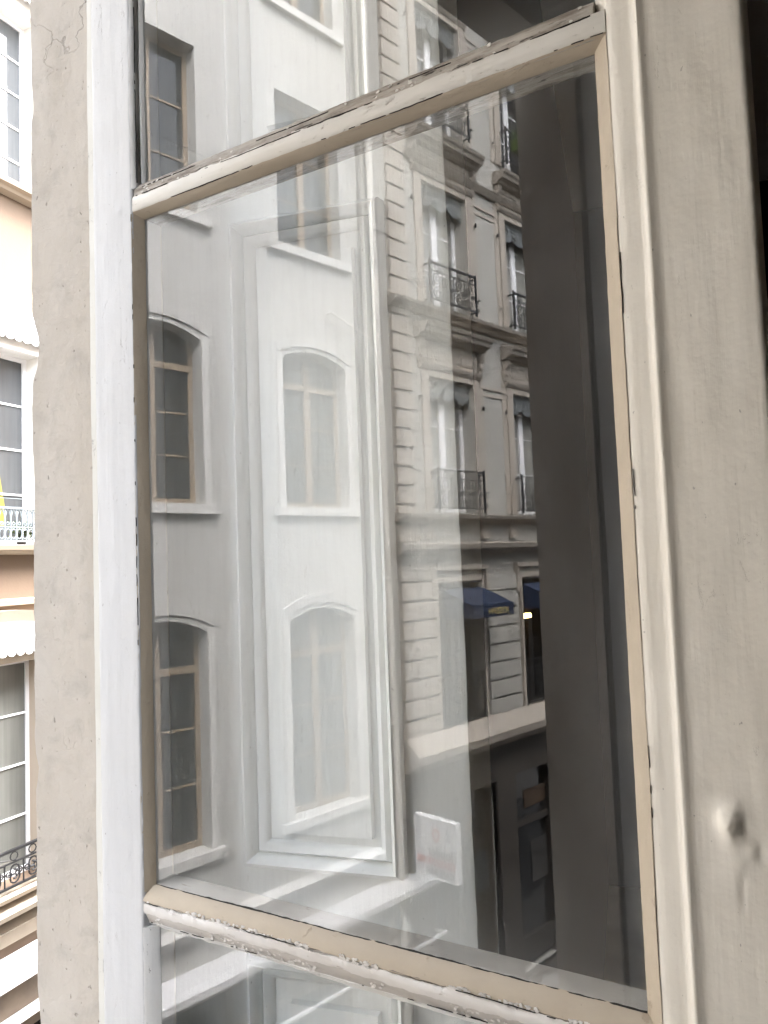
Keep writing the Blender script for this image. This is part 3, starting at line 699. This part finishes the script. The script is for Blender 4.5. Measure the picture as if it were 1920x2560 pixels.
# ================================================================== own house: wall, stone surround, room
XO, XI = -.637, -.172       # outer and inner wall faces
YN, YF, ZB, ZT = -.335, .72, -1.06, 1.05
H = empty('house_wall', (XO, 0, GROUND), 0, 'thick wall of the house around the open window, dark inside', 'wall')
def hz(z): return z - GROUND
m = MB(); x0, x1 = 0, .07       # outer skin with the stone opening
def slab(mb, xa, xb, ya, yb, za_, zb, oy0, oy1, oz0, oz1):
    for (a, b, c, d) in ((ya, oy0, za_, zb), (oy1, yb, za_, zb), (oy0, oy1, za_, oz0), (oy0, oy1, oz1, zb)): mb.box(xa, xb, a, b, c, d)
slab(m, .006, .46, -14, 14, .0, hz(5.5), YN - .16, YF + .16, hz(ZB - .12), hz(ZT + .22)); m.build('wall', M['own'], H)
st = empty('stone_surround', (XO, YF, ZB), 0, 'weathered beige stone jamb of the window opening, pitted and stained, left of the white sash', 'window surround')
def jamb(y0, y1, edge, seed, dep=.085, mat='stone'):
    """stone jamb with a worn irregular outer arris; edge = y of the reveal face"""
    s = 1 if y1 > edge + .01 else -1
    prof = [(-.006, edge, .0022, .0016), (.012, edge, .0, .0012), (.04, edge, 0, .001), (dep, edge, 0, .0008), (dep, edge + s * .159), (-.002, edge + s * .159), (-.006, edge + s * .02, .001, .001)]
    m = MB()
    def mp(t, a, b):
        chip = 0
        for zc, wd, dp in ((.262, .022, .010), (.235, .012, .004), (-.22, .014, .004), (.55, .02, .003), (-.5, .03, .004)):
            if a < .01 and s > 0: chip += dp * math.exp(-((t - zc) / wd) ** 2)
        return (a + chip, b - YF, t - ZB)
    sweep(m, prof, ZB - .118, ZT + .215, 300, mp, seed)
    return m.build('jamb', M[mat], st, smooth=True, angle=50)
jamb(YF, YF + .159, YF, 1.0); jamb(YN - .159, YN, YN, 5.0, .134, 'stone_sooty')
MB().box(-.006, .085, YN - YF + .002, -.002, ZT - ZB, ZT - ZB + .214).build('lintel', M['stone'], st)
MB().box(-.05, .085, YN - YF + .002, -.002, -.117, 0).build('sill', M['stone'], st)
fr = empty('window_frame', (-.56, .70, ZB), 0, 'narrow chipped grey fixed window frame between stone jamb and white sash', 'window frame')
def fmp(t, a, b): return (a + .56, b - .70, t - ZB)
mm = MB(); sweep(mm, [(-.551, .704, .0012, .0006), (-.522, .700, .001, .0005), (-.514, .6885), (-.4890, .6865), (-.484, .694), (-.4845, .744), (-.551, .744)], ZB + .004, ZT + .06, 160, fmp, 3); mm.build('frame_post', M['frame'], fr, smooth=True)
mm = MB(); sweep(mm, [(-.482, YN + .012, .0006, .0008), (-.440, YN + .012), (-.440, YN - .08), (-.478, YN - .08), (-.480, YN - .03)], ZB + .004, ZT + .06, 120, fmp, 8); mm.build('frame_post', M['frame_shaded'], fr, smooth=True)
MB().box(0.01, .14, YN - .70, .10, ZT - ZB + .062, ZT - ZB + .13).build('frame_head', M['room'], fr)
MB().box(.015, .12, YN - .70, .02, -.05, -.004).build('frame_sill', M['frame'], fr)

MB().box(.0572, .0610, YN - .070 - .70, YN - .0012 - .70, .005, ZT - ZB + .055).build('gap_shade_strip', M['crack'], fr)  # dark strip added to stand for the shade in the gap
# panelled reveal behind the open sash
pr = empty('panelled_reveal', (-.508, .745, -1.5), 0, 'white panelled window reveal with raised mouldings, seen through the open sash', 'panelling')
def pp_(x, y, z): return (x + .508, y - .745, z + 1.5)
m = MB(); 
def pm(t, a, b): return pp_(a, b, t)
sweep(m, [(-.505, .745), (-.1607, .745, .0006, .0004), (-.1560, .747, .0012, .0008), (-.1545, .755, .0012, 0), (-.1545, .85), (-.505, .85)], -1.49, 1.26, 260, pm, 2)
m.build('board', M['panel'], pr, smooth=True)
def moulded_panel(x0, x1, z0, z1):
    prof = [(0, 0), (.002, .015), (.007, .020), (.0115, .015), (.0135, .003), (.0185, .012), (.0235, .007), (.0265, 0)]   # inward distance, height
    m = MB(); vs = []; n = len(prof)
    for k, (d, hh) in enumerate(prof):
        for (x, z) in ((x0 + d, z0 + d), (x1 - d, z0 + d), (x1 - d, z1 - d), (x0 + d, z1 - d)): vs.append(pp_(x, .7445 - hh, z))
    fs = [(k * 4 + c, k * 4 + (c + 1) % 4, (k + 1) * 4 + (c + 1) % 4, (k + 1) * 4 + c) for k in range(n - 1) for c in range(4)]
    m.add(vs, fs); o = m.build('moulding', M['panel'], pr, smooth=True, angle=60)
    e = .019 + .0265; m = MB(); a, b, c, d = x0 + e, x1 - e + .012, z0 + e - .011, z1 - e
    s = .008
    m.add([pp_(a, .7448, c), pp_(b, .7448, c), pp_(b, .7448, d), pp_(a, .7448, d), pp_(a + .001, .7375, c + .001), pp_(b - .001, .7375, c + .001), pp_(b - .001, .7375, d - .001), pp_(a + .001, .7375, d - .001)],
          [(4, 5, 6, 7), (0, 1, 5, 4), (1, 2, 6, 5), (2, 3, 7, 6), (3, 0, 4, 7)])
    m.build('raised_field', M['panel'], pr)
moulded_panel(-.394, -.2207, -.310, .3706); moulded_panel(-.394, -.2207, .4377, 1.18); moulded_panel(-.394, -.2207, -1.3, -.396)

nr = copy_part(pr, pr.location, None); nr.location = (-.508, YN - .08, -1.5); nr.scale = (1, -1, 1); nr['label'] = 'white panelled window reveal on the near side, behind the photographer'
MB().box(-.505, -.175, YN - .079, .744, ZT + .135, ZT + .164).build('soffit', M['panel'], pr, loc=(.508, -.745, 1.5))
MB().box(-.50, -.140, YN - .078, .743, -1.10, -1.075).build('bounce_sill_board', M['panel'], pr, loc=(.508, -.745, 1.5))  # unseen white board added to bounce light onto the panelling
# the dark room
RX, RY0, RY1, RZ0, RZ1 = 4.2, -3.2, 4.0, -1.62, 1.75
tag(MB().box(XI - .0, RX, RY0, RY1, RZ0 - .1, RZ0).build('room_floor', M['boards']), kind='structure')
tag(MB().box(XI - .0, RX, RY0, RY1, RZ1, RZ1 + .1).build('room_ceiling', M['room_light']), kind='structure')
m = MB(); m.box(RX, RX + .1, RY0 - .1, RY1 + .1, RZ0 - .1, RZ1 + .1); tag(m.build('room_wall', M['room_light']), kind='structure')
m = MB(); m.box(XI, RX - .002, RY0 - .1, RY0, RZ0 - .1, RZ1 + .1); tag(m.build('room_wall', M['room_light']), kind='structure')
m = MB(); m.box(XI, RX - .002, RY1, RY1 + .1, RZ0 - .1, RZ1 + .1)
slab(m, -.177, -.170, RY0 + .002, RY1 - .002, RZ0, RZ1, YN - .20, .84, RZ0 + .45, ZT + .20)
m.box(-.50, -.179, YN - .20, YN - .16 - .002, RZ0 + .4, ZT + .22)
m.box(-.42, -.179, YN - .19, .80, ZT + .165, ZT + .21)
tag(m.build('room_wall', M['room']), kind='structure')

# ================================================================== the open sash
TH = R(76.417)
S = empty('casement_window', (-.43858, .64070, ZB), math.atan2(-math.cos(TH), math.sin(TH)), 'old white painted window sash standing open, three panes with beige putty round the middle one', 'window')
def sm(u, v, z): return (u, -v, z - ZB)
def vz(t, a, b): return sm(a, b, t)         # sweep upright
def hz_(t, a, b): return sm(t, b, a)        # sweep level: a = z, b = v
SB, ST = -1.03, 1.03
# hinge stile, with painted-over nail heads and a healed split
def nails(p):
    u, y, z = p[0], -p[1], p[2] + ZB
    if y > .006:
        for (a, b, hgt, rad) in ((-.0215, .3545, .0007, .0030), (-.0105, .2745, .0005, .0022), (-.030, -.243, .0006, .0035), (-.020, .105, .0003, .004), (-.035, -.02, .0003, .006)): y += hgt * math.exp(-(math.hypot(u - a, z - b) / rad) ** 2)
        y -= .0008 * math.exp(-((z + .307 + (u + .03) * .12) / .0010) ** 2) * (1 if -.05 < u < -.018 else 0)
        y += .00035 * noise.noise(Vector((u * 70, z * 11, 6)))
    return (u, -y, p[2])
m = MB(); sweep(m, [(-.0600, .0095, .0006, .0004)] + [(-.0575 + .0023 * i, .0101 + .0003 * math.sin(i * .14)) for i in range(23)] + [(-.0048, .0100, .0003, .0003), (-.0034, .0090, .0006, .0004), (-.0018, 0), (-.0012, -.024), (-.058, -.030), (-.0605, -.012)], SB, ST, 900, vz, 11, nails)
m.build('hinge_stile', M['sash_white'], S, smooth=True, angle=50)
# closing stile, with the worn bead, the swollen knot and a split below it
def knot(p):
    u, y, z = p[0], -p[1], p[2] + ZB
    y -= .0012 * math.exp(-((u - .5105 - (z + .2) * .08) / .0011) ** 2 - ((z + .203) / .010) ** 2)
    k = 1 + .45 * noise.noise(Vector((u * 420, z * 330, 2))); y += k * .0060 * math.exp(-(math.hypot(u - .5055, (z + .1645) * .8) / .0070) ** 2) - k * .0030 * math.exp(-(math.hypot(u - .5125, (z + .1665) * .7) / .0027) ** 2) - .0012 * k * math.exp(-(math.hypot(u - .5085, (z + .172) * .9) / .002) ** 2)
    y += .0016 * math.exp(-(math.hypot(u - .5165, z + .180) / .0036) ** 2) - .0022 * math.exp(-(math.hypot(u - .5205, z + .181) / .0022) ** 2)
    y += .0012 * math.exp(-(math.hypot(u - .508, (z + .180) * .35) / .009) ** 2)
    y += .0006 * noise.noise(Vector((u * 60, z * 14, 3))) if u > .484 else 0
    return (u, -y, p[2])
prof = [(.4505, -.024), (.4505, .000), (.4585, .0085, .0004, .0002), (.4600, .0097, .0006, .0003), (.466, .0100), (.4735, .0102), (.4768, .0106), (.4782, .0122, .0002, .0003), (.4797, .0130, .0002, .0003), (.4812, .0124, .0002, .0003), (.4830, .0112, .0003, .0003), (.486, .0103)]
N = 30
for i in range(N + 1):
    u = .4875 + (.539 - .4875) * i / N; prof.append((u, .0101 - (u - .4875) * .05))
prof += [(.5408, .0066, .0004, .0006), (.5418, .0040, .0004, .0004), (.5418, -.030), (.4505, -.030)]
m = MB(); sweep(m, prof, SB, ST, 620, vz, 21, knot); m.build('closing_stile', M['sash_aged'], S, smooth=True, angle=55)
# rails top and bottom (out of the picture)
m = MB(); sweep(m, [(SB, .0098), (SB + .09, .0098), (SB + .09, -.028), (SB, -.028)], -.0015, .4505, 60, hz_, 31); m.build('bottom_rail', M['sash_white'], S, smooth=True)
m = MB(); sweep(m, [(ST - .05, .0098), (ST, .0098), (ST, -.028), (ST - .05, -.028)], -.0015, .4505, 60, hz_, 32); m.build('top_rail', M['sash_white'], S, smooth=True)
def flakes(m, n, z0, z1, v, seed, size=.0013):
    """loose curled paint chips lying along a seam of a glazing bar"""
    q = random.Random(seed)
    for _ in range(n):
        u = q.uniform(.002, .447)
        if noise.noise(Vector((u * 16, seed, 0))) < -.05: continue
        z = q.uniform(z0, z1); ang = q.uniform(0, 6.28); tl = q.uniform(-.25, .25); t2 = q.uniform(-.3, .3); k = q.randint(4, 6); ring = []
        for i in range(k):
            a = ang + i * 2 * math.pi / k; rr = size * q.uniform(.35, 1.1); du = rr * 1.7 * math.cos(a); dz = rr * math.sin(a)
            ring.append((u + du, v + du * tl + dz * t2, z + dz))
        m.add([sm(x, y, w) for x, y, w in ring] + [sm(x, y - .0006, w) for x, y, w in ring], [tuple(range(k)), tuple(range(k, 2 * k))[::-1]] + [(i, (i + 1) % k, k + (i + 1) % k, k + i) for i in range(k)])
# upper glazing bar: grimy wood core, white paint flaking off its top edge
m = MB(); sweep(m, [(.3476, .0086), (.3700, .0086, .0004, .0004), (.3765, .0050, .0009, .0008), (.3775, -.001, .0008, 0), (.374, -.024), (.3465, -.024), (.3455, 0)], -.0014, .4506, 360, hz_, 41); ub = m.build('glazing_bar', M['grimy'], S, smooth=True, angle=60)
m = MB(); sweep(m, [(.3485, .0090, .0007, .0002), (.3500, .0104, .0004, .0003), (.361, .0106, .0006, .0003), (.3650, .0094, .0022, .0006), (.3600, .0080), (.3500, .0080)], -.0024, .4588, 420, hz_, 43); flakes(m, 90, .362, .374, .0088, 5, .0014); m.build('paint_layer', M['muntin_up'], ub, smooth=True, angle=60)
# lower glazing bar: swollen, layered peeling paint
m = MB(); sweep(m, [(-.3060, .0086), (-.2945, -.0006), (-.2935, -.024), (-.330, -.024), (-.331, -.001), (-.3265, .0052, .0006, .0005), (-.3185, .0090, .0008, .0006)], -.0014, .4506, 360, hz_, 51); lb = m.build('glazing_bar', M['muntin_under'], S, smooth=True, angle=60)
m = MB(); sweep(m, [(-.3082, .0094, .0030, .0010), (-.3095, .0112, .0022, .0008), (-.3140, .0116, .0012, .0010), (-.3172, .0100, .0026, .0008), (-.3150, .0076), (-.3095, .0076)], -.0020, .4584, 460, hz_, 53); flakes(m, 420, -.3100, -.3050, .0106, 6, .0014); flakes(m, 160, -.325, -.3185, .0085, 9, .0013); m.build('paint_layer', M['muntin_low'], lb, smooth=True, angle=60)
m = MB(); sweep(m, [(-.3052, .0089, .0016, .0006), (-.3068, .0100, .0010, .0006), (-.3082, .0092, .0022, .0006), (-.3070, .0074)], -.0020, .4584, 460, hz_, 55); m.build('old_paint_edge', M['bare'], lb, smooth=True, angle=60)
m = MB(); sweep(m, [(-.3262, .0056, .0020, .0006), (-.3285, .0040, .0014, .0006), (-.3308, .0014, .0012, .0004), (-.3326, .0002, .0018, .0), (-.3300, -.0004), (-.3255, .0040)], -.0012, .4502, 460, hz_, 57); m.build('putty_old', M['putty_old'], lb, smooth=True, angle=60)
# fresh beige putty round the middle pane
m = MB(); sweep(m, [(.0036, .0002, .0003, 0), (.0028, .0016, .0003, .0002), (-.0030, .0086, .0003, .0002), (-.0050, .0100, .0007, .0003), (-.0030, .0070), (-.0022, .0002)], -.2990, .3472, 320, vz, 61); m.build('putty', M['putty'], S, smooth=True, angle=60)
m = MB(); sweep(m, [(.4482, .0002, .0004, 0), (.4492, .0020, .0003, .0002), (.4575, .0090, .0003, .0002), (.4592, .0100, .0008, .0003), (.4570, .0070), (.4500, .0002)], -.2975, .3480, 320, vz, 63); m.build('putty', M['putty'], S, smooth=True, angle=60)
m = MB(); sweep(m, [(.3428, .0002, .0004, 0), (.3436, .0022, .0003, .0002), (.3478, .0088, .0004, .0002), (.3490, .0098, .0009, .0003), (.3476, .0070), (.3458, .0002)], -.0032, .4590, 320, hz_, 65); m.build('putty', M['putty'], S, smooth=True, angle=60)
m = MB(); sweep(m, [(-.2938, .0002, .0008, 0), (-.2948, .0026, .0005, .0003), (-.3040, .0094, .0005, .0003), (-.3066, .0104, .0016, .0004), (-.3050, .0070), (-.2958, .0002)], -.0036, .4594, 380, hz_, 67); m.build('putty', M['putty'], S, smooth=True, angle=60)
# dirt line along the bottom of the middle pane
m = MB(); vs = []; NN = 440
for i in range(NN + 1):
    u = .001 + .447 * i / NN; k = max(0, .0004 + .0012 * fn(u, 69, 11) + .0007 * fn(u, 70, 150)); vs += [sm(u, .0004, -.2942), sm(u, .0005, -.2936 + k), sm(u, .0012, -.2942)]
m.add(vs, [(i * 3 + j, i * 3 + (j + 1) % 3, i * 3 + 3 + (j + 1) % 3, i * 3 + 3 + j) for i in range(NN) for j in range(3)]); m.build('dirt_line', M['crack'], S)
# old painted putty and the open crack beside the upper pane
m = MB(); sweep(m, [(.0062, .0002, .0005, 0), (.0050, .0020, .0006, .0003), (.0026, .0034, .0009, .0004), (.0022, .0004)], .3765, ST - .05, 260, vz, 71); m.build('putty_old', M['putty_old'], S, smooth=True, angle=60)
m = MB(); sweep(m, [(.0004, .0004, .0006, 0), (.0002, .0066, .0010, .0005), (-.0022, .0090, .0005, .0003), (-.0050, .0102, .0005, .0002), (-.0022, .0004)], .3725, ST - .05, 260, vz, 73); m.build('putty_old', M['putty_old'], S, smooth=True, angle=60)
m = MB(); sweep(m, [(.0000, .0003), (.0030, .0003), (.0014, .0022, .0005, .0003)], .3725, ST - .05, 60, vz, 75); m.build('crack', M['crack'], S)
m = MB(); sweep(m, [(.0070, .0002, .0007, 0), (.0052, .0022, .0007, .0004), (-.0020, .0088, .0008, .0004), (-.0048, .0100, .0006, .0002), (-.0022, .0004)], SB + .09, -.331, 260, vz, 77); m.build('putty_old', M['putty_old'], S, smooth=True, angle=60)
def crackline(level, pos, v, t0, t1, seed, width, keep, parent):
    """broken, wandering dark gap where old paint or putty has let go of the wood"""
    m = MB(); n = 520; run = []
    def flush():
        if len(run) > 2:
            k = len(run); vs = [p for q in run for p in q]
            m.add(vs, [(i * 3 + j, i * 3 + (j + 1) % 3, i * 3 + 3 + (j + 1) % 3, i * 3 + 3 + j) for i in range(k - 1) for j in range(3)])
        run.clear()
    for i in range(n + 1):
        t = t0 + (t1 - t0) * i / n; wd = width * (fn(t, seed, 14) + keep + .5 * fn(t, seed + 2, 120))
        if wd <= .00012: flush(); continue
        c = pos + .0007 * fn(t, seed + 5, 22) + .0003 * fn(t, seed + 6, 170)
        mk = (lambda a, b: sm(t, b, a)) if level else (lambda a, b: sm(a, b, t))
        run.append((mk(c - wd, v - .0004), mk(c + wd, v - .0004), mk(c, v + .0005)))
    flush(); return m.build('crack', M['crack'], parent)
crackline(True, .3490, .0101, .002, .457, 81, .0007, .15, ub)
crackline(True, .3640, .0100, .002, .449, 83, .0011, .30, ub)
crackline(True, .3715, .0082, .002, .449, 84, .0009, .0, ub)
crackline(True, -.3072, .0112, .002, .457, 85, .0010, .05, lb)
crackline(True, -.3262, .0066, .002, .449, 87, .0010, .15, lb)
crackline(False, -.0046, .0101, -.295, .347, 89, .0004, .1, S)
crackline(False, .0004, .0072, .378, .97, 91, .0012, .55, S)
crackline(False, .4600, .0101, -.298, .347, 93, .0004, .05, S)
# panes: slightly wavy drawn glass, 3 mm thick
def pane(u0, u1, z0, z1, seed):
    NX, NZ = 36, 50; m = MB(); vs = []
    for s in (0, 1):
        for i in range(NX + 1):
            for j in range(NZ + 1):
                u, z = u0 + (u1 - u0) * i / NX, z0 + (z1 - z0) * j / NZ
                d = 3.4e-5 * noise.noise(Vector((u * 9, z * 5, seed))) + 1.1e-5 * noise.noise(Vector((u * 26, z * 11, seed + 5)))
                vs.append(sm(u, (0 if s == 0 else -.003) + d, z))
    k = NZ + 1; o2 = (NX + 1) * k; fs = []
    for i in range(NX):
        for j in range(NZ):
            a = i * k + j; fs += [(a, a + k, a + k + 1, a + 1), (o2 + a, o2 + a + 1, o2 + a + k + 1, o2 + a + k)]
    for j in range(NZ):
        fs += [(j, j + 1, o2 + j + 1, o2 + j), (NX * k + j, o2 + NX * k + j, o2 + NX * k + j + 1, NX * k + j + 1)]
    for i in range(NX):
        fs += [(i * k, o2 + i * k, o2 + i * k + k, i * k + k), (i * k + NZ, i * k + k + NZ, o2 + i * k + k + NZ, o2 + i * k + NZ)]
    m.add(vs, fs); return m.build('glass_pane', M['glass'], S, smooth=True, angle=60)
pane(-.0016, .4508, -.2950, .3462, 1.0)
pane(-.0016, .4508, .3745, ST - .048, 4.0)
pane(-.0016, .4508, SB + .088, -.3312, 8.0)
